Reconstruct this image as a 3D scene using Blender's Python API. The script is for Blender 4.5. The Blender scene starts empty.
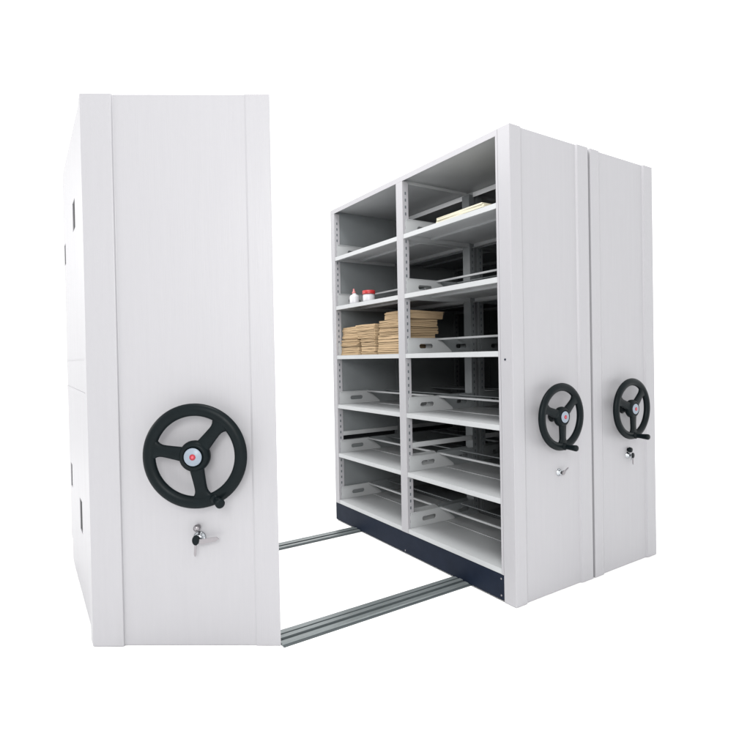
import bpy, bmesh, math, random
from mathutils import Vector, Matrix
random.seed(7)
S = bpy.context.scene
COL = S.collection
PI = math.pi

# ------------------------------------------------------------------ materials
def mat(name, col, rough=0.45, metal=0.0, spec=0.5, noise=0.0, nscale=8.0, bump=0.0, bscale=220.0, col2=None, stretch=None, coat=0.0):
    m = bpy.data.materials.new(name); m.use_nodes = True
    nt = m.node_tree; b = nt.nodes['Principled BSDF']
    b.inputs['Base Color'].default_value = (*col, 1)
    b.inputs['Roughness'].default_value = rough
    b.inputs['Metallic'].default_value = metal
    b.inputs['Specular IOR Level'].default_value = spec
    b.inputs['Coat Weight'].default_value = coat
    tc = nt.nodes.new('ShaderNodeTexCoord')
    src = tc.outputs['Object']
    if stretch:
        mp = nt.nodes.new('ShaderNodeMapping'); mp.inputs['Scale'].default_value = stretch
        nt.links.new(src, mp.inputs['Vector']); src = mp.outputs['Vector']
    if noise > 0 or col2:
        n = nt.nodes.new('ShaderNodeTexNoise'); n.inputs['Scale'].default_value = nscale
        n.inputs['Detail'].default_value = 6; n.inputs['Roughness'].default_value = 0.6
        nt.links.new(src, n.inputs['Vector'])
        mx = nt.nodes.new('ShaderNodeMix'); mx.data_type = 'RGBA'
        c2 = col2 if col2 else tuple(c * (1 - noise) for c in col)
        c1 = col if col2 else tuple(min(1, c * (1 + noise)) for c in col)
        mx.inputs[6].default_value = (*c1, 1); mx.inputs[7].default_value = (*c2, 1)
        mr = nt.nodes.new('ShaderNodeMapRange'); mr.inputs[1].default_value = .3; mr.inputs[2].default_value = .7
        nt.links.new(n.outputs['Fac'], mr.inputs[0]); nt.links.new(mr.outputs[0], mx.inputs[0])
        nt.links.new(mx.outputs[2], b.inputs['Base Color'])
        r2 = nt.nodes.new('ShaderNodeMapRange'); r2.inputs[3].default_value = max(0, rough - .07); r2.inputs[4].default_value = rough + .07
        nt.links.new(n.outputs['Fac'], r2.inputs[0]); nt.links.new(r2.outputs[0], b.inputs['Roughness'])
    if bump > 0:
        n2 = nt.nodes.new('ShaderNodeTexNoise'); n2.inputs['Scale'].default_value = bscale; n2.inputs['Detail'].default_value = 3
        nt.links.new(src, n2.inputs['Vector'])
        bp = nt.nodes.new('ShaderNodeBump'); bp.inputs['Strength'].default_value = bump; bp.inputs['Distance'].default_value = .002
        nt.links.new(n2.outputs['Fac'], bp.inputs['Height']); nt.links.new(bp.outputs['Normal'], b.inputs['Normal'])
    return m

PAINT = mat('painted_steel', (.277, .275, .289), .42, spec=.42, noise=.013, nscale=2.2, bump=.16, bscale=9, stretch=(26, 26, 1.3))
SHELF = mat('shelf_enamel', (.335, .345, .352), .38, spec=.45, noise=.03, nscale=5.0, bump=.08, bscale=200)
LININ = mat('galvanised_and_shaded_steel', (.150, .162, .168), .48, spec=.4, noise=.06, nscale=6.0)  # wall steel; on rear parts and the rear unit its dark tone paints shade
BACK = mat('shade_dark_back', (.045, .052, .054), .55, spec=.25, noise=.12, nscale=5.0)  # deep interior shade put into the back panel's near-black colour
NAVY = mat('navy_plinth_enamel', (.0062, .0100, .0195), .50, spec=.07, noise=.10, nscale=14.0)
BLK = mat('black_slot', (.006, .007, .008), .7, spec=.15)
HOLE = mat('punched_slot', (.085, .095, .105), .7, spec=.15)
ADDED_SEAL = mat('added_rubber_seal', (.03, .032, .034), .8, spec=.1)
RUB = mat('black_wheel_plastic', (.0028, .0052, .0062), .38, spec=.085, noise=.15, nscale=30, bump=.12, bscale=420)
CHR = mat('chrome', (.36, .38, .40), .24, metal=1.0)
KEYM = mat('nickel_key', (.22, .21, .22), .32, metal=1.0)
SLV = mat('silver_badge', (.165, .195, .235), .38, spec=.4, noise=.03, nscale=60)
RED = mat('badge_red', (.24, .010, .020), .45, spec=.4)
PINK = mat('badge_pink', (.40, .06, .085), .45, spec=.4)
RAIL = mat('rail_steel', (.165, .185, .188), .36, metal=.45, spec=.5, noise=.18, nscale=10, stretch=(1.2, 22, 22))
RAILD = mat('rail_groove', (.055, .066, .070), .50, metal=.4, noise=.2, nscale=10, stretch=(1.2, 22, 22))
KRAFT = mat('kraft_paper', (.345, .250, .150), .85, spec=.12, noise=.10, nscale=16, bump=.2, bscale=90)
KRAFT2 = mat('kraft_paper_edge', (.375, .275, .170), .9, spec=.1, noise=.16, nscale=7, stretch=(2, 2, 45), bump=.3, bscale=60)
CREAM = mat('cream_paper', (.47, .45, .36), .85, spec=.15, noise=.05, nscale=12, stretch=(1, 1, 60))
WSTR = mat('gap_light_white', (.80, .81, .82), .4, spec=.4, noise=.02)  # white imitating light that shows through the roof gap
WPL = mat('white_plastic', (.42, .42, .44), .35, spec=.45, noise=.03)
PNK = mat('pink_plastic', (.40, .14, .14), .4, spec=.4)
RLID = mat('red_plastic', (.30, .016, .018), .4, spec=.45)
FLOORM = mat('white_floor', (.90, .90, .90), .65, spec=.2, noise=.008, nscale=2)

# ------------------------------------------------------------------ mesh builder
class MB:
    def __init__(s): s.v = []; s.f = []; s.m = []; s.sm = []
    def add(s, vs, fs, mi=0, smooth=False, M=None):
        n = len(s.v)
        for v in vs:
            v = Vector(v)
            s.v.append(M @ v if M is not None else v)
        for f in fs: s.f.append([n + i for i in f]); s.m.append(mi); s.sm.append(smooth)
        return s
    def box(s, x0, x1, y0, y1, z0, z1, mi=0, M=None):
        vs = [(x, y, z) for z in (z0, z1) for y in (y0, y1) for x in (x0, x1)]
        return s.add(vs, [(0, 2, 3, 1), (4, 5, 7, 6), (0, 1, 5, 4), (2, 6, 7, 3), (0, 4, 6, 2), (1, 3, 7, 5)], mi, M=M)
    def prism(s, poly, a0, a1, axis='z', mi=0, M=None, smooth=False):
        """poly: list of 2D points; axis: extrusion axis. z:(x,y) y:(x,z) x:(y,z)"""
        def P(p, a):
            return {'z': (p[0], p[1], a), 'y': (p[0], a, p[1]), 'x': (a, p[0], p[1])}[axis]
        n = len(poly)
        vs = [P(p, a0) for p in poly] + [P(p, a1) for p in poly]
        s.add(vs, [[(i) % n, (i + 1) % n, n + (i + 1) % n, n + i] for i in range(n)], mi, smooth, M)
        s.add(vs, [list(range(n))[::-1], [n + i for i in range(n)]], mi, False, M)
        return s
    def lathe(s, prof, seg=40, mi=0, M=None, smooth=True):
        """prof: (r, h) around local z"""
        vs = []; fs = []
        for r, h in prof:
            for k in range(seg):
                a = 2 * PI * k / seg; vs.append((r * math.cos(a), r * math.sin(a), h))
        for i in range(len(prof) - 1):
            for k in range(seg):
                k2 = (k + 1) % seg
                fs.append((i * seg + k, i * seg + k2, (i + 1) * seg + k2, (i + 1) * seg + k))
        s.add(vs, fs, mi, smooth, M)
        s.add(vs[:seg], [list(range(seg))[::-1]], mi, False, M)
        s.add(vs[-seg:], [list(range(seg))], mi, False, M)
        return s
    def build(s, name, mats, parent=None, bevel=0, loc=None, rot=None, seg=2):
        if not isinstance(mats, (list, tuple)): mats = [mats]
        me = bpy.data.meshes.new(name)
        bm = bmesh.new()
        vv = [bm.verts.new(v) for v in s.v]
        for f, mi, sm in zip(s.f, s.m, s.sm):
            try: fc = bm.faces.new([vv[i] for i in f])
            except ValueError: continue
            fc.material_index = mi; fc.smooth = sm
        bmesh.ops.remove_doubles(bm, verts=bm.verts, dist=1e-6)
        bmesh.ops.recalc_face_normals(bm, faces=bm.faces)
        bm.to_mesh(me); bm.free()
        for m in mats: me.materials.append(m)
        o = bpy.data.objects.new(name, me); COL.objects.link(o)
        if parent: o.parent = parent
        if loc is not None: o.location = loc
        if rot is not None: o.rotation_euler = rot
        if bevel > 0:
            b = o.modifiers.new('bevel', 'BEVEL'); b.width = bevel; b.segments = seg; b.limit_method = 'ANGLE'; b.angle_limit = math.radians(40)
        return o

def thing(name, label, cat, loc=(0, 0, 0), group=None, rot=None):
    o = bpy.data.objects.new(name, None); COL.objects.link(o); o.location = loc
    if rot: o.rotation_euler = rot
    o['label'] = label; o['category'] = cat
    if group: o['group'] = group
    return o
def tag(o, label, cat, group=None):
    o['label'] = label; o['category'] = cat
    if group: o['group'] = group
    return o

# ------------------------------------------------------------------ floor
fl = MB().add([(-60, -60, 0), (60, -60, 0), (60, 60, 0), (-60, 60, 0)], [(0, 1, 2, 3)]).build('floor', FLOORM)
fl['kind'] = 'structure'

# ------------------------------------------------------------------ common parts
def stadium(cx, cz, w, h, n=8):
    r = h / 2; pts = []
    for k in range(n + 1):
        a = -PI / 2 + PI * k / n; pts.append((cx + w / 2 - r + r * math.cos(a), cz + r * math.sin(a)))
    for k in range(n + 1):
        a = PI / 2 + PI * k / n; pts.append((cx - w / 2 + r + r * math.cos(a), cz + r * math.sin(a)))
    return pts

def plate_with_slot(mb, outer, slot, y0, y1):
    """side plate: outer polygon (x,z) with an oval hole; real opening, real thickness"""
    bm = bmesh.new()
    ov = [bm.verts.new((x, 0, z)) for x, z in outer]; iv = [bm.verts.new((x, 0, z)) for x, z in slot]
    ed = [bm.edges.new((l[i], l[(i + 1) % len(l)])) for l in (ov, iv) for i in range(len(l))]
    bmesh.ops.triangle_fill(bm, use_beauty=True, use_dissolve=False, edges=ed)
    bm.verts.index_update()
    vs = [v.co.copy() for v in bm.verts]; fs = [[v.index for v in f.verts] for f in bm.faces]
    bm.free()
    A = [(v.x, y0, v.z) for v in vs]; B = [(v.x, y1, v.z) for v in vs]
    mb.add(A, fs); mb.add(B, [f[::-1] for f in fs])
    for poly in (outer, slot):
        n = len(poly)
        mb.add([(x, y0, z) for x, z in poly] + [(x, y1, z) for x, z in poly],
               [[i, (i + 1) % n, n + (i + 1) % n, n + i] for i in range(n)])

LV = [1.9209, 1.5614, 1.2002, .8388, .4795, .1346]
Z0, H, TP, D = 2.2676, 2.3, .0744, 1.7066
YM0, YM1, PW, YL = .8292, .8935, .052, 1.652
LH = .027      # shelf lip height

def make_wheel(parent, loc, rot, R, spokes, hang, L, tilt=None):
    """hand wheel in local coords: plane = local XZ, outward = -Y. loc at panel surface."""
    s = R / .165
    rr = .0185 * s; rc = R - rr; off = -.060 * s
    mb = MB(); seg = 88; cs = 18; vs = []; fs = []
    for i in range(seg):
        a = 2 * PI * i / seg
        # finger grips: light scallops on the rim underside
        for k in range(cs):
            b = 2 * PI * k / cs
            r = rc + rr * math.cos(b) * 1.08
            d = rr * .80 * math.sin(b)
            vs.append((r * math.cos(a), off + d, r * math.sin(a)))
    for i in range(seg):
        for k in range(cs):
            i2 = (i + 1) % seg; k2 = (k + 1) % cs
            fs.append((i * cs + k, i2 * cs + k, i2 * cs + k2, i * cs + k2))
    mb.add(vs, fs, 0, True)
    # spokes: lofted bars, wider at the hub and flaring into the rim
    for sa in spokes:
        a = math.radians(sa); N = 16; M = 12; vs = []; fs = []
        for i in range(N + 1):
            t = i / N; r = .024 * s + (rc - .024 * s + .004) * t
            w = (.0185 + .0065 * (1 - t) ** 2 + 0.044 * max(0, (t - .58) / .42) ** 2.6) * s
            th = .0095 * s
            yc = off - .004 * s * (1 - t)
            for k in range(M):
                b = 2 * PI * k / M
                cw = math.copysign(abs(math.cos(b)) ** .6, math.cos(b)) * w
                ct = math.copysign(abs(math.sin(b)) ** .6, math.sin(b)) * th
                # bend ends along the rim arc
                rad = r - (cw * cw) / (2 * rc) * t
                vs.append((rad * math.cos(a) - cw * math.sin(a), yc + ct, rad * math.sin(a) + cw * math.cos(a)))
        for i in range(N):
            for k in range(M):
                k2 = (k + 1) % M
                fs.append((i * M + k, i * M + k2, (i + 1) * M + k2, (i + 1) * M + k))
        fs.append(list(range(M))); fs.append([N * M + k for k in range(M)][::-1])
        mb.add(vs, fs, 0, True)
    w = mb.build('hand_wheel', RUB, parent, loc=loc, rot=rot)
    T = Matrix.Rotation(PI / 2, 4, 'X')      # local z -> -y
    hb = MB(); q = [(.030, 0), (.030, .006), (.022, .010), (.022, .040), (.040, .042), (.0485, .050), (.0500, .061), (.0475, .071), (.039, .0785), (.0325, .0800), (.0325, .078), (.0, .078)]
    hb.lathe([(r * s, h * s) for r, h in q], 48, M=T)
    hb.build('hub', RUB, w)
    bd = MB()
    bd.lathe([(.0, .0785 * s), (.0275 * s, .0785 * s), (.0285 * s, .0805 * s), (.027 * s, .0825 * s), (0, .083 * s)], 48, 0, M=T)
    bd.lathe([(.0095 * s, .0826 * s), (.0095 * s, .0842 * s), (.0, .0842 * s)], 32, 1, M=T)
    bd.lathe([(.0042 * s, .0840 * s), (.0042 * s, .0852 * s), (.0, .0852 * s)], 24, 2, M=T)
    bd.build('badge', [SLV, RED, PINK], w)
    # crank handle
    a = math.radians(hang); base = Vector((rc * math.cos(a), off, rc * math.sin(a)))
    d = Vector(tilt).normalized() if tilt else Vector((0, -1, 0))
    Q = Matrix.Translation(base) @ d.to_track_quat('Z', 'Y').to_matrix().to_4x4()
    hd = MB(); k = s
    hd.lathe([(.0, .0), (.017 * k, .0), (.017 * k, .016 * k), (.0125 * k, .020 * k), (.0118 * k, .026 * k), (.0125 * k, L * .5), (.0148 * k, L * .85), (.0150 * k, L * .94), (.0125 * k, L * .99), (.007 * k, L), (0, L)], 28, M=Q)
    hd.build('crank_handle', RUB, w)
    return w

def key_mesh(mb, M, bow_mi, s=1.0, black=True):
    # blade
    mb.prism([(-.0035 * s, 0), (.0035 * s, 0), (.0035 * s, -.030 * s), (.001 * s, -.034 * s), (-.002 * s, -.031 * s), (-.0035 * s, -.026 * s)], -.0012, .0012, 'y', 0, M=M)
    bow = [(.0105 * s * math.cos(a) * (1.0), .015 * s + .0145 * s * math.sin(a)) for a in [2 * PI * k / 20 for k in range(20)]]
    mb.prism(bow, -.0028, .0028, 'y', bow_mi, M=M)

def make_lock(parent, loc, rot, kind, s=1.0):
    T = Matrix.Rotation(PI / 2, 4, 'X')
    lk = MB()
    lk.lathe([(.0, 0), (.0185 * s, 0), (.0185 * s, .004 * s), (.0150 * s, .0075 * s), (.0125 * s, .009 * s), (.0125 * s, .016 * s), (.0108 * s, .0175 * s), (0, .0175 * s)], 36, M=T)
    lk.box(-.0012 * s, .0012 * s, -.0185 * s, -.0172 * s, -.006 * s, .006 * s, 1)
    lock = lk.build('lock', [CHR, BLK], parent, loc=loc, rot=rot)
    def R(ax, d): return Matrix.Rotation(math.radians(d), 4, ax)
    if kind == 'open':          # spare key held out to the right, black-bowed key hanging
        k = MB(); M = Matrix.Translation((.012 * s, -.030 * s, -.002 * s)) @ R('Y', -82) @ R('Z', 15)
        k.prism([(-.0080 * s, -.004 * s), (.0080 * s, -.004 * s), (.0068 * s, .046 * s), (.001 * s, .056 * s), (-.0060 * s, .050 * s)], -.0014, .0014, 'y', 0, M=Matrix.Translation((.010 * s, -.030 * s, -.004 * s)) @ R('Y', 80))
        k.build('key', [KEYM, RUB], lock)
        k = MB()
        key_mesh(k, Matrix.Translation((-.004 * s, -.030 * s, -.014 * s)) @ R('Y', 4), 1, 1.0 * s)
        k.build('key', [KEYM, RUB], lock)
        k = MB()
        k.lathe([(0, 0), (.007 * s, 0), (.0085 * s, .006 * s), (.0098 * s, .016 * s), (.0085 * s, .022 * s), (0, .024 * s)], 24, M=Matrix.Translation((-.004 * s, 0, .032 * s)) @ T)
        k.build('release_button', KEYM, lock)
    elif kind == 'bare':
        k = MB(); key_mesh(k, Matrix.Translation((.020 * s, -.024 * s, .006 * s)) @ R('Y', -118), 0, .9 * s)
        k.build('key', [KEYM, RUB], lock)
    else:
        k = MB(); key_mesh(k, Matrix.Translation((.008 * s, -.028 * s, -.014 * s)), 1, 1.0 * s); k.build('key', [KEYM, RUB], lock)
        k = MB()
        k.lathe([(0, 0), (.008 * s, 0), (.010 * s, .004 * s), (.0145 * s, .014 * s), (.0125 * s, .024 * s), (0, .026 * s)], 24, M=Matrix.Translation((.002 * s, 0, .030 * s)) @ T)
        k.build('release_button', RUB, lock)
        # keyring
        k = MB(); vs = []; fs = []; n = 28; c = 8; Rr = .017 * s
        for i in range(n):
            a = 2 * PI * i / n
            for j in range(c):
                b = 2 * PI * j / c
                r = Rr + .0013 * s * math.cos(b)
                vs.append((r * math.cos(a), .0013 * s * math.sin(b), r * math.sin(a)))
        for i in range(n):
            for j in range(c): fs.append((i * c + j, ((i + 1) % n) * c + j, ((i + 1) % n) * c + (j + 1) % c, i * c + (j + 1) % c))
        k.add(vs, fs, 0, True, M=Matrix.Translation((-.004 * s, -.026 * s, -.006 * s)) @ R('Z', 25)); k.build('key_ring', CHR, lock)
    return lock

def end_profile(W, dy, sl, sr, rec=.009, bv=.009):
    """closed XY outline of an end panel whose middle field is recessed between edge strips"""
    return [(0, 0), (sl, 0), (sl + bv * 2, rec), (W - sr - bv, rec), (W - sr, 0), (W, 0), (W, dy), (0, dy)]

def upright(parent, x0, x1, y0, y1, holes, z0=.1346, z1=Z0, name='upright', m=None):
    """perforated post; holes = list of (face, sign) faces that carry the row of adjustment slots"""
    mb = MB().box(x0, x1, y0, y1, z0, z1)
    z = z0 + .07
    while z < z1 - .04:
        near = any(lv - .012 < z < lv + LH + .012 for lv in LV)
        if not near:
            xc = (x0 + x1) / 2
            for yy, sg in holes:
                if sg < 0: mb.box(xc - .0045, xc + .0045, yy - .0012, yy + .001, z - .0085, z + .0085, 1)
                else: mb.box(xc - .0045, xc + .0045, yy - .001, yy + .0012, z - .0085, z + .0085, 1)
        z += .0415
    return mb.build(name, [m or PAINT, HOLE], parent)

def carriage(X0, W, label, wheel, lockp, lockkind, closed_back, flange_screw=False):
    root = thing('mobile_shelving_unit', label, 'mobile shelving', (X0, 0, 0), 'crank operated mobile shelving units')
    # end panel with raised edge strips
    MB().prism(end_profile(W, TP, .076, .090), .002, H, 'z').build('end_panel', PAINT, root, bevel=.0022)
    if flange_screw:
        T = Matrix.Rotation(-PI / 2, 4, 'Y')
        MB().lathe([(0, 0), (.0055, 0), (.0048, .002), (0, .0024)], 16, M=Matrix.Translation((0, .046, 1.186)) @ T).build('screw', NAVY, root)
    IW = W - .010
    # roof
    t = MB().box(.004, IW, TP + .001, D - .001, H - .012, H - .001)
    t.box(.0, .006, TP + .001, D, Z0, H - .0005, 1).box(IW - .006, IW, TP + .001, D, Z0, H - .0005)
    rp = t.build('roof_panel', [SHELF, PAINT], root, bevel=.0012)
    MB().box(IW - .0095, IW - .0065, TP + .024, YM0 - .002, Z0 - .014, Z0 + .016).box(IW - .0095, IW - .0065, YM1 + .002, YL - .002, Z0 - .014, Z0 + .016).build('painted_gap_light', WSTR, rp)  # white strips painted as light coming through the gap behind the roof
    # far side wall, in an upper and a lower sheet with a seam at the tie bar, its dark gap painted by a black strip
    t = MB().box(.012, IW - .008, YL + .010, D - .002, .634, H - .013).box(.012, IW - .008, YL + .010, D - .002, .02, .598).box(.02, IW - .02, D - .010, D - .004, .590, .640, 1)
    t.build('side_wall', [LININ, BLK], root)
    # uprights: far side, middle, near side
    for (a, b) in ((.0, .044), (IW - .044, IW)):
        um = LININ if (a > 0 or closed_back) else PAINT  # darker tone on rear and rear-unit posts paints interior shade
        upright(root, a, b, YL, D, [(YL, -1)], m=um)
        upright(root, a, b, YM0, YM1, [(YM0, -1), (YM1, 1)], m=um)
        upright(root, a, b, TP + .0005, TP + .014, [(TP + .014, 1)], m=um)
    # thin tie bars across the divider and the far wall
    for (yy, zz) in ((YM0 + .004, .666), (YL + .001, .648)):
        MB().box(.046, IW - .046, yy, yy + .008, zz - .015, zz + .016).build('tie_bar', SHELF, root, bevel=.0015)
    MB().box(.046, IW - .046, YM0 + .02, YM0 + .028, Z0 - .004, Z0 + .014).build('tie_bar', SHELF, root)
    # shelves, two bays by six levels
    for (ya, yb) in ((TP + .016, YM0 + .006), (YM1 - .006, YL + .004)):
        for li, z in enumerate(LV):
            s = MB()
            zt = z + LH
            ya2, yb2 = (ya, yb)
            s.box(.004, IW - .004, ya2, yb2, zt - .0025, zt)
            s.box(.002, .006, ya2, yb2, z, zt - .0005).box(IW - .006, IW - .002, ya2, yb2, z, zt - .0005)
            s.box(.0065, .020, ya2, yb2, z, z + .002).box(IW - .020, IW - .0065, ya2, yb2, z, z + .002)
            s.box(.0065, IW - .0065, ya2 + .001, ya2 + .003, z, zt - .003).box(.0065, IW - .0065, yb2 - .003, yb2 - .001, z, zt - .003)
            # stiffening channel under the sheet and low ridge between front and rear trays
            s.box(.215, .245, ya2 + .004, yb2 - .004, zt - .016, zt - .003)
            s.box(IW / 2 - .004, IW / 2 + .004, ya2 + .004, yb2 - .004, zt + .0002, zt + .0035)
            SM = LININ if closed_back else SHELF  # rear unit's shelves take the darker tone as painted shade
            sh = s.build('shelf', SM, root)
            top = z + .122
            for (yp, sg) in ((ya + .004, 1), (yb - .008, -1)):
                p = MB()
                outer = [(.018, zt + .001), (.018, top - .006), (.024, top), (.268, top), (.372, zt + .014), (.376, zt + .001)]
                plate_with_slot(p, outer, stadium(.164, zt + .045, .108, .028), yp, yp + .003)
                p.box(.024, .266, yp - .004 if sg < 0 else yp + .003, yp + .0 if sg < 0 else yp + .007, top - .003, top - .0005)
                p.build('side_plate', SM, sh)
                p = MB(); m = lambda q: [(IW - x, zz) for x, zz in q][::-1]
                yp2 = yp + .0045 * (1 if sg < 0 else -1)
                outer2 = [(.018, zt + .001), (.018, top - .006), (.024, top), (.292, top - .001), (.300, top - .006), (.300, zt + .001)]
                plate_with_slot(p, m(outer2), m(stadium(.130, zt + .045, .095, .028)), yp2, yp2 + .003)
                p.build('side_plate', LININ, sh)  # rear plate darkened to imitate shade behind the front plate
            MB().box(.256, .272, ya + .0075, yb - .0085, top - .0125, top - .0012).build('retaining_bar', SM, sh, bevel=.001)
            MB().box(IW - .172, IW - .160, ya + .016, yb - .017, top - .0085, top - .0025).build('retaining_bar', LININ, sh, bevel=.001)  # rear bar in the same painted-in shade tone
    # plinth
    p = MB().box(.001, .010, TP + .002, D - .001, .008, .1335).box(IW - .010, IW - .001, TP + .002, D - .001, .008, .1335).box(.012, IW - .012, D - .012, D - .003, .008, .1335)
    p.box(.012, IW - .012, TP + .003, D - .014, .09, .1)
    pl = p.build('plinth', NAVY, root, bevel=.0015)
    T = Matrix.Rotation(-PI / 2, 4, 'Y')
    for (yy, zz) in ((TP + .018, .030), (TP + .018, .112), (.862, .022)):
        MB().lathe([(0, 0), (.0055, 0), (.0045, .0022), (0, .003)], 14, M=Matrix.Translation((.0008, yy, zz)) @ T).build('screw', KEYM, pl)
    if closed_back:
        q = MB().box(-.016, -.0005, TP + .002, TP + .018, .02, H - .004).box(-.016, -.0005, D - .020, D - .004, .02, H - .004)
        q.box(-.016, -.0005, TP + .019, D - .021, H - .030, H - .004).box(-.016, -.0005, TP + .019, D - .021, .02, .13)
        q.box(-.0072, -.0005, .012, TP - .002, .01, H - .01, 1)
        q.build('added_rubber_seal', [ADDED_SEAL, LININ], root)  # strips added to stop light leaking in through the gap between units
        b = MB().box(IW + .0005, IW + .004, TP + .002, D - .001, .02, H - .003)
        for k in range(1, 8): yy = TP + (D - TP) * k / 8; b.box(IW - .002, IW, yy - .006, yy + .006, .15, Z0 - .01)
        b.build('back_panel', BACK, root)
    make_wheel(root, (wheel[0] - X0, .012, wheel[1]), (0, 0, 0), wheel[2], wheel[3], wheel[4], wheel[5])
    make_lock(root, (lockp[0] - X0, .012, lockp[1]), (0, 0, 0), lockkind, 1.05)
    return root

W1 = .6024; G = .018
carriage(0, W1, 'open light grey shelving unit holding envelope bundles, its bare shelves facing the aisle', (.290, .897, .166, (-88, 38, 160), -88, .082), (.338, .606), 'bare', False, True)
carriage(W1 + G, .600, 'light grey shelving unit pushed tight behind the open shelves, at the far right', (.899, .896, .168, (-86, 42, 158), -86, .088), (.948, .624), 'pair', True)

# ------------------------------------------------------------------ left cabinet (front parallel to the photo, sides parallel to the other units)
A = Vector((-1.738, .769, 0)); Bp = Vector((-1.069, .318, 0)); DEP = 1.15
u = (Bp - A).normalized(); WL = (Bp - A).length; n = Vector((u.y, -u.x, 0))   # n points to the camera side
if n.y > 0: n = -n
yd = Vector((0, 1, 0))
ang = math.atan2(u.y, u.x)
root = thing('mobile_shelving_unit', 'large closed white unit at the left end of the rails, cropped close, with the biggest hand wheel', 'mobile shelving', A, 'crank operated mobile shelving units')
root['label'] = 'closed pale grey unit standing apart at the left, its end panel facing the viewer'
HL0, HL1 = 2.341, 2.312
def L(uu, dd, zz):     # uu along the front, dd back along the side direction, zz up
    p = u * uu + yd * dd; return (p.x, p.y, zz)
def topz(uu): return HL0 + (HL1 - HL0) * uu / WL
# end panel: recessed middle field between edge strips
def lp(uu, nn):        # point at distance uu along the front and nn behind the front plane (skewed along yd)
    c = -n.dot(yd)     # component of yd behind plane
    p = u * (uu) + yd * (nn / c); return (p.x, p.y)
prof = [lp(0, 0), lp(.132, 0), lp(.142, .011), lp(.700, .011), lp(.706, 0.0075), lp(WL, .0075), lp(WL, .06), lp(0, .06)]
us = [0, .132, .142, .700, .708, WL, WL, 0]
mb = MB(); N = len(prof)
vs = [(x, y, .002) for x, y in prof] + [(x, y, topz(q)) for (x, y), q in zip(prof, us)]
mb.add(vs, [[i, (i + 1) % N, N + (i + 1) % N, N + i] for i in range(N)] + [list(range(N))[::-1], [N + i for i in range(N)]])
mb.build('end_panel', PAINT, root, bevel=.0022)
# left side panel made of pieces round four real cut-outs (a grid with the openings left out)
d0 = .06 / -n.dot(yd)
Y0 = A.y
slots = [(1.155, 1.285, 1.865, 2.005), (1.80, 1.90, 1.790, 1.910), (1.72, 1.82, .490, .625), (1.165, 1.285, .372, .530)]
ys = sorted(set([d0 + .002, DEP] + [c - Y0 for s in slots for c in s[:2]])); zs = sorted(set([.165, HL0 - .003] + [c for s in slots for c in s[2:]]))
mb = MB()
for i in range(len(ys) - 1):
    for j in range(len(zs) - 1):
        yc = (ys[i] + ys[i + 1]) / 2 + Y0; zc = (zs[j] + zs[j + 1]) / 2
        if any(s[0] < yc < s[1] and s[2] < zc < s[3] for s in slots): continue
        mb.box(.004, .016, ys[i], ys[i + 1], zs[j], zs[j + 1])
sp = mb.build('side_panel', PAINT, root)
mb = MB()
for s in slots: mb.box(.0075, .020, s[0] - Y0 + .0005, s[1] - Y0 + -.0005, s[2] + .0005, s[3] - .0005)
mb.build('slot_backing', BLK, sp)
mb = MB().box(.002, .0035, d0 + .004, DEP - .002, 1.045, 1.075).box(.002, .0035, d0 + .004, DEP - .002, 1.222, 1.226)
mb.build('seam_strip', PAINT, sp)
MB().box(.010, .020, d0 + .002, DEP - .002, .016, .158).build('plinth', PAINT, root)
# roof, back, right side
mb = MB(); poly = [L(.022, d0 + .001, 0), L(WL, d0 + .001, 0), L(WL, DEP, 0), L(.022, DEP, 0)]
qs = [0, WL, WL, 0]
mb.add([(p[0], p[1], topz(q) - .016) for p, q in zip(poly, qs)] + [(p[0], p[1], topz(q) - .001) for p, q in zip(poly, qs)],
       [(0, 3, 2, 1), (4, 5, 6, 7), (0, 1, 5, 4), (1, 2, 6, 5), (2, 3, 7, 6), (3, 0, 4, 7)])
mb.build('roof_panel', PAINT, root)
xr = (u * WL).x; yr = (u * WL).y
mb = MB().box(xr - .016, xr - .002, yr + d0 + .002, yr + DEP - .012, .016, HL1 - .018)
mb.build('side_panel', PAINT, root)
mb = MB(); poly = [L(.02, DEP - .012, 0), L(WL - .002, DEP - .012, 0), L(WL - .002, DEP - .001, 0), L(.02, DEP - .001, 0)]
mb.add([(p[0], p[1], .016) for p in poly] + [(p[0], p[1], HL1 - .02) for p in poly],
       [(0, 3, 2, 1), (4, 5, 6, 7), (0, 1, 5, 4), (1, 2, 6, 5), (2, 3, 7, 6), (3, 0, 4, 7)])
mb.build('back_panel', PAINT, root)
Rz = Matrix.Rotation(-ang, 3, 'Z')
hdir = Rz @ Vector((0, -1, 0))          # handle leans the way the other cranks point
P0 = u * .478 - n * .011
make_wheel(root, (P0.x, P0.y, .820), (0, 0, ang), .213, (-80, 50, 170), -66, .078, tilt=(hdir.x * 1.0, hdir.y, -.10))
P1 = u * .466 - n * .011
make_lock(root, (P1.x, P1.y, .462), (0, 0, ang), 'open', 1.42)

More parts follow.
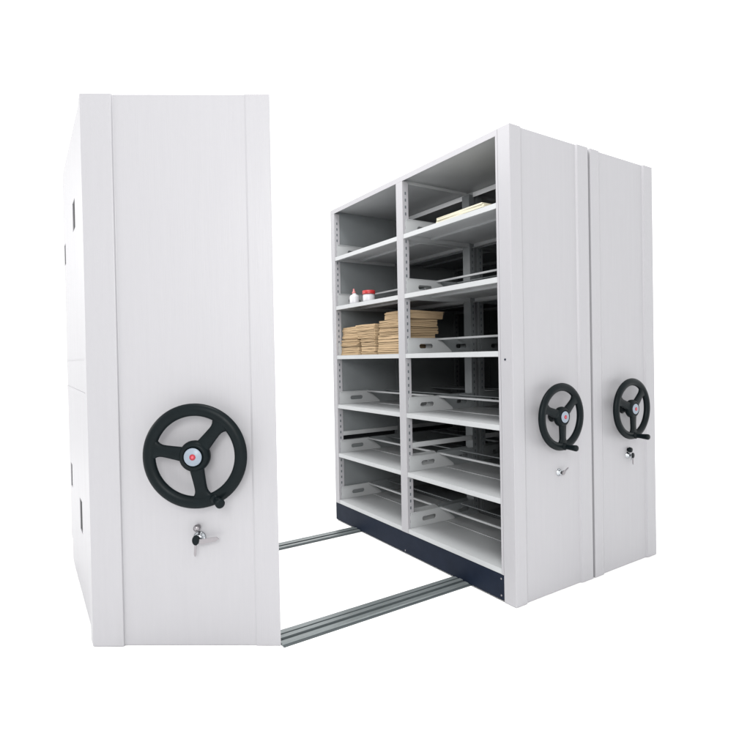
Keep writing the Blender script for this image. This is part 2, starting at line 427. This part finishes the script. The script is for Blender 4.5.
# ------------------------------------------------------------------ rails
def rail(y0, y1, x0, x1, label):
    w = y1 - y0; h = .014
    def Y(t): return y0 + w * t
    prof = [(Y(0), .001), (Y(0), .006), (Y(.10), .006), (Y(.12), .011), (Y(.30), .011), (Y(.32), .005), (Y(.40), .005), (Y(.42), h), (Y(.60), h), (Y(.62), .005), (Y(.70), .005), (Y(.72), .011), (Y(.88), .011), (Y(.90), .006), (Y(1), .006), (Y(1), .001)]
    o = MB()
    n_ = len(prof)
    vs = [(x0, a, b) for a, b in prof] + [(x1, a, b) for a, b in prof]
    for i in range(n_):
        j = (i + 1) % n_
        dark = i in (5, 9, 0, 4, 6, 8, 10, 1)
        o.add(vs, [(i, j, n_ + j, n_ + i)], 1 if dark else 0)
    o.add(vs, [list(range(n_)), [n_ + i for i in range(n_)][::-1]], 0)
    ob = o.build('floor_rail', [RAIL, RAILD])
    tag(ob, label, 'rail', 'steel floor rails')
rail(.306, .440, -1.066, 1.20, 'grooved steel floor rail nearer the viewer, running under the plinth by the end panels')
rail(1.365, 1.480, -1.05, 1.20, 'grooved steel floor rail farther back, entering below the left bay')

# ------------------------------------------------------------------ envelope bundles on the third shelf
ZS = LV[2] + LH + .0005
def bundle(label, cx, cy, w, d, z, h, rot=0, sheets=9, jit=.0013, sag=.0, flare=0.0, bow=0.0, skew=(0, 0)):
    """pile of kraft envelopes: overlapping soft-edged layers in one mesh"""
    mb = MB(); sheets = int(sheets * 1.6); zc = z; hs = [random.uniform(.55, 1.5) for _ in range(sheets)]; tot = sum(hs)
    for k in range(sheets):
        a = math.radians(rot + random.uniform(-1.1, 1.1)); f = k / max(1, sheets - 1)
        ox = random.uniform(-jit, jit) - (random.random() < .22) * random.uniform(.004, .009) + skew[0] * f; oy = random.uniform(-jit, jit) + bow * math.sin(PI * f) + skew[1] * f
        ww = w * (1 + flare * f); dd = d * (1 + flare * f)
        nx = 6; ny = 6; t = h * hs[k] / tot; z0 = zc; zc += t; top = []; bot = []
        ph = random.uniform(0, 6)
        for j in range(ny + 1):
            for i in range(nx + 1):
                x = (i / nx - .5) * ww; y = (j / ny - .5) * dd
                e = max(abs(i / nx - .5), abs(j / ny - .5)) * 2
                wob = .0009 * math.sin(5 * i / nx + ph) + .0008 * math.cos(7 * j / ny + ph * 2)
                sgz = -sag * e ** 2 * f
                X = cx + ox + x * math.cos(a) - y * math.sin(a); Y = cy + oy + x * math.sin(a) + y * math.cos(a)
                lo = z0 + (wob if k else 0) * min(1, k) + sgz + (t * .10 * e ** 6)
                hi = z0 + t * 1.0 + wob + sgz - (t * .10 * e ** 6)
                bot.append((X, Y, max(lo, z + .0003))); top.append((X, Y, hi))
        n0 = (nx + 1) * (ny + 1); fs = []
        for j in range(ny):
            for i in range(nx):
                q = j * (nx + 1) + i
                fs.append((n0 + q, n0 + q + 1, n0 + q + nx + 2, n0 + q + nx + 1)); fs.append((q, q + nx + 1, q + nx + 2, q + 1))
        mb.add(bot + top, fs, 0, False)
        ring = [i for i in range(nx)] + [nx + j * (nx + 1) for j in range(ny)] + [ny * (nx + 1) + nx - i for i in range(nx)] + [(ny - j) * (nx + 1) for j in range(ny)]
        fs = [(ring[i], ring[(i + 1) % len(ring)], n0 + ring[(i + 1) % len(ring)], n0 + ring[i]) for i in range(len(ring))]
        mb.add(bot + top, fs, 1, False)
    o = mb.build('envelope_bundle', [KRAFT, KRAFT2])
    tag(o, label, 'envelope bundle', 'bundles of kraft envelopes')
    return o
bundle('bottom kraft envelope bundle of the low pile in the shelf corner', .17, 1.527, .26, .235, ZS, .058, 0, 4, sag=.003)
bundle('middle kraft envelope bundle of the low pile in the shelf corner', .17, 1.531, .26, .225, ZS + .059, .052, 0, 4)
bundle('topmost thick kraft envelope bundle of the low pile in the shelf corner', .175, 1.530, .25, .228, ZS + .112, .100, -2, 5, sag=.010, bow=-.004)
bundle('lower kraft envelope bundle of the narrow pile between the low and tall piles', .17, 1.302, .24, .165, ZS, .112, 0, 6, flare=.05)
bundle('upper kraft envelope bundle of the narrow pile between the low and tall piles', .165, 1.308, .25, .200, ZS + .1125, .100, 2, 7, skew=(0, .004), flare=.12, sag=.005)
bundle('lowest thick kraft envelope bundle of the tallest pile behind the centre post', .20, 1.072, .29, .245, ZS, .034, 0, 2)
bundle('second from bottom kraft envelope bundle of the tallest pile behind the centre post', .20, 1.072, .285, .245, ZS + .0345, .092, 0, 4)
bundle('third from bottom kraft envelope bundle of the tallest pile behind the centre post', .21, 1.058, .31, .232, ZS + .127, .042, 2.5, 5, sag=.003)
bundle('fourth from bottom kraft envelope bundle of the tallest pile behind the centre post', .205, 1.054, .30, .236, ZS + .1695, .052, -2, 6, skew=(0, .006))
bundle('topmost kraft envelope bundle of the tallest pile, jutting out towards the right', .225, 1.026, .32, .215, ZS + .2225, .060, 5, 6, skew=(.01, -.004), sag=.009)

# ------------------------------------------------------------------ bottle and jar on the second shelf
ZB = LV[1] + LH + .0005
bt = thing('glue_bottle', 'small white bottle with a pink nozzle, left of the red lidded jar', 'bottle', (.06, 1.487, ZB))
MB().lathe([(0, 0), (.030, 0), (.034, .004), (.035, .012), (.035, .052), (.031, .062), (.018, .070), (.013, .073), (.013, .078), (0, .078)], 32).build('bottle_body', WPL, bt)
MB().lathe([(0, .078), (.014, .078), (.0135, .088), (.008, .093), (.005, .112), (.0, .114)], 24, M=Matrix.Rotation(math.radians(-4), 4, 'X')).build('nozzle', PNK, bt)
jr = thing('paste_jar', 'small round white jar with a red lid, right of the nozzle bottle', 'jar', (.06, 1.302, ZB))
MB().lathe([(0, 0), (.036, 0), (.040, .004), (.041, .010), (.041, .046), (.038, .052), (0, .052)], 32).build('jar_body', WPL, jr)
MB().lathe([(0, .0525), (.044, .0525), (.0445, .056), (.0445, .074), (.042, .077), (0, .077)], 36).build('lid', RLID, jr)

# ------------------------------------------------------------------ papers on the top shelf
ZP = LV[0] + LH + .0005
mb = MB()
for k in range(7):
    a = math.radians(random.uniform(-1.2, 1.2)); x0, x1, y0, y1 = .012, .30, .170 + random.uniform(-.006, .006) + .004 * k, .540 + random.uniform(-.005, .005)
    M = Matrix.Translation((.15, .35, 0)) @ Matrix.Rotation(a, 4, 'Z') @ Matrix.Translation((-.15, -.35, 0))
    mb.box(x0, x1, y0, y1, ZP + .0042 * k, ZP + .0042 * k + .004, 0, M=M)
tag(mb.build('paper_stack', CREAM, bevel=.0008), 'low stack of cream papers lying on the top shelf of the right bay', 'paper stack')

# ------------------------------------------------------------------ camera
cam = bpy.data.cameras.new('camera'); co = bpy.data.objects.new('camera', cam); COL.objects.link(co)
yaw, pitch, roll = .5586646678, -.0122782408, -.0189994231
f = Vector((math.sin(yaw) * math.cos(pitch), math.cos(yaw) * math.cos(pitch), math.sin(pitch)))
r = Vector((math.cos(yaw), -math.sin(yaw), 0)); up = r.cross(f)
r2 = r * math.cos(roll) + up * math.sin(roll); u2 = -r * math.sin(roll) + up * math.cos(roll)
co.matrix_world = Matrix(((r2.x, u2.x, -f.x, -1.97121), (r2.y, u2.y, -f.y, -1.735647), (r2.z, u2.z, -f.z, 1.207986), (0, 0, 0, 1)))
cam.sensor_width = 36; cam.lens = 36 * 532.299 / 750
cam.shift_x = (375 - 353.7445) / 750; cam.shift_y = (364.335 - 375) / 750
cam.clip_start = .05; cam.clip_end = 500
S.camera = co

# ------------------------------------------------------------------ light
w = bpy.data.worlds.new('World'); S.world = w; w.use_nodes = True
bg = w.node_tree.nodes['Background']; bg.inputs[0].default_value = (1.0, 1.0, 1.0, 1); bg.inputs[1].default_value = 1.7
def softbox(loc, target, size, power, col=(1, 1, 1)):
    l = bpy.data.lights.new('softbox', 'AREA'); l.shape = 'RECTANGLE'; l.size = size[0]; l.size_y = size[1]; l.energy = power; l.color = col
    o = bpy.data.objects.new('softbox', l); COL.objects.link(o); o.location = loc
    o.rotation_euler = (Vector(target) - Vector(loc)).to_track_quat('-Z', 'Y').to_euler()
softbox((-3.3, -3.5, 2.5), (.0, .6, 1.0), (1.5, 1.5), 150, (1, .99, .97))
softbox((-1.0, .45, 4.4), (-.7, .6, 0), (1.4, 1.4), 150, (1, .99, .98))
softbox((-5.0, 4.4, 2.6), (-1.0, 1.2, 1.2), (1.4, 1.4), 95, (1, .99, .98))
S.view_settings.view_transform = 'Standard'; S.view_settings.look = 'None'; S.view_settings.gamma = 1; S.view_settings.exposure = 0
S.render.engine = 'CYCLES'
S.cycles.max_bounces = 8; S.cycles.diffuse_bounces = 5
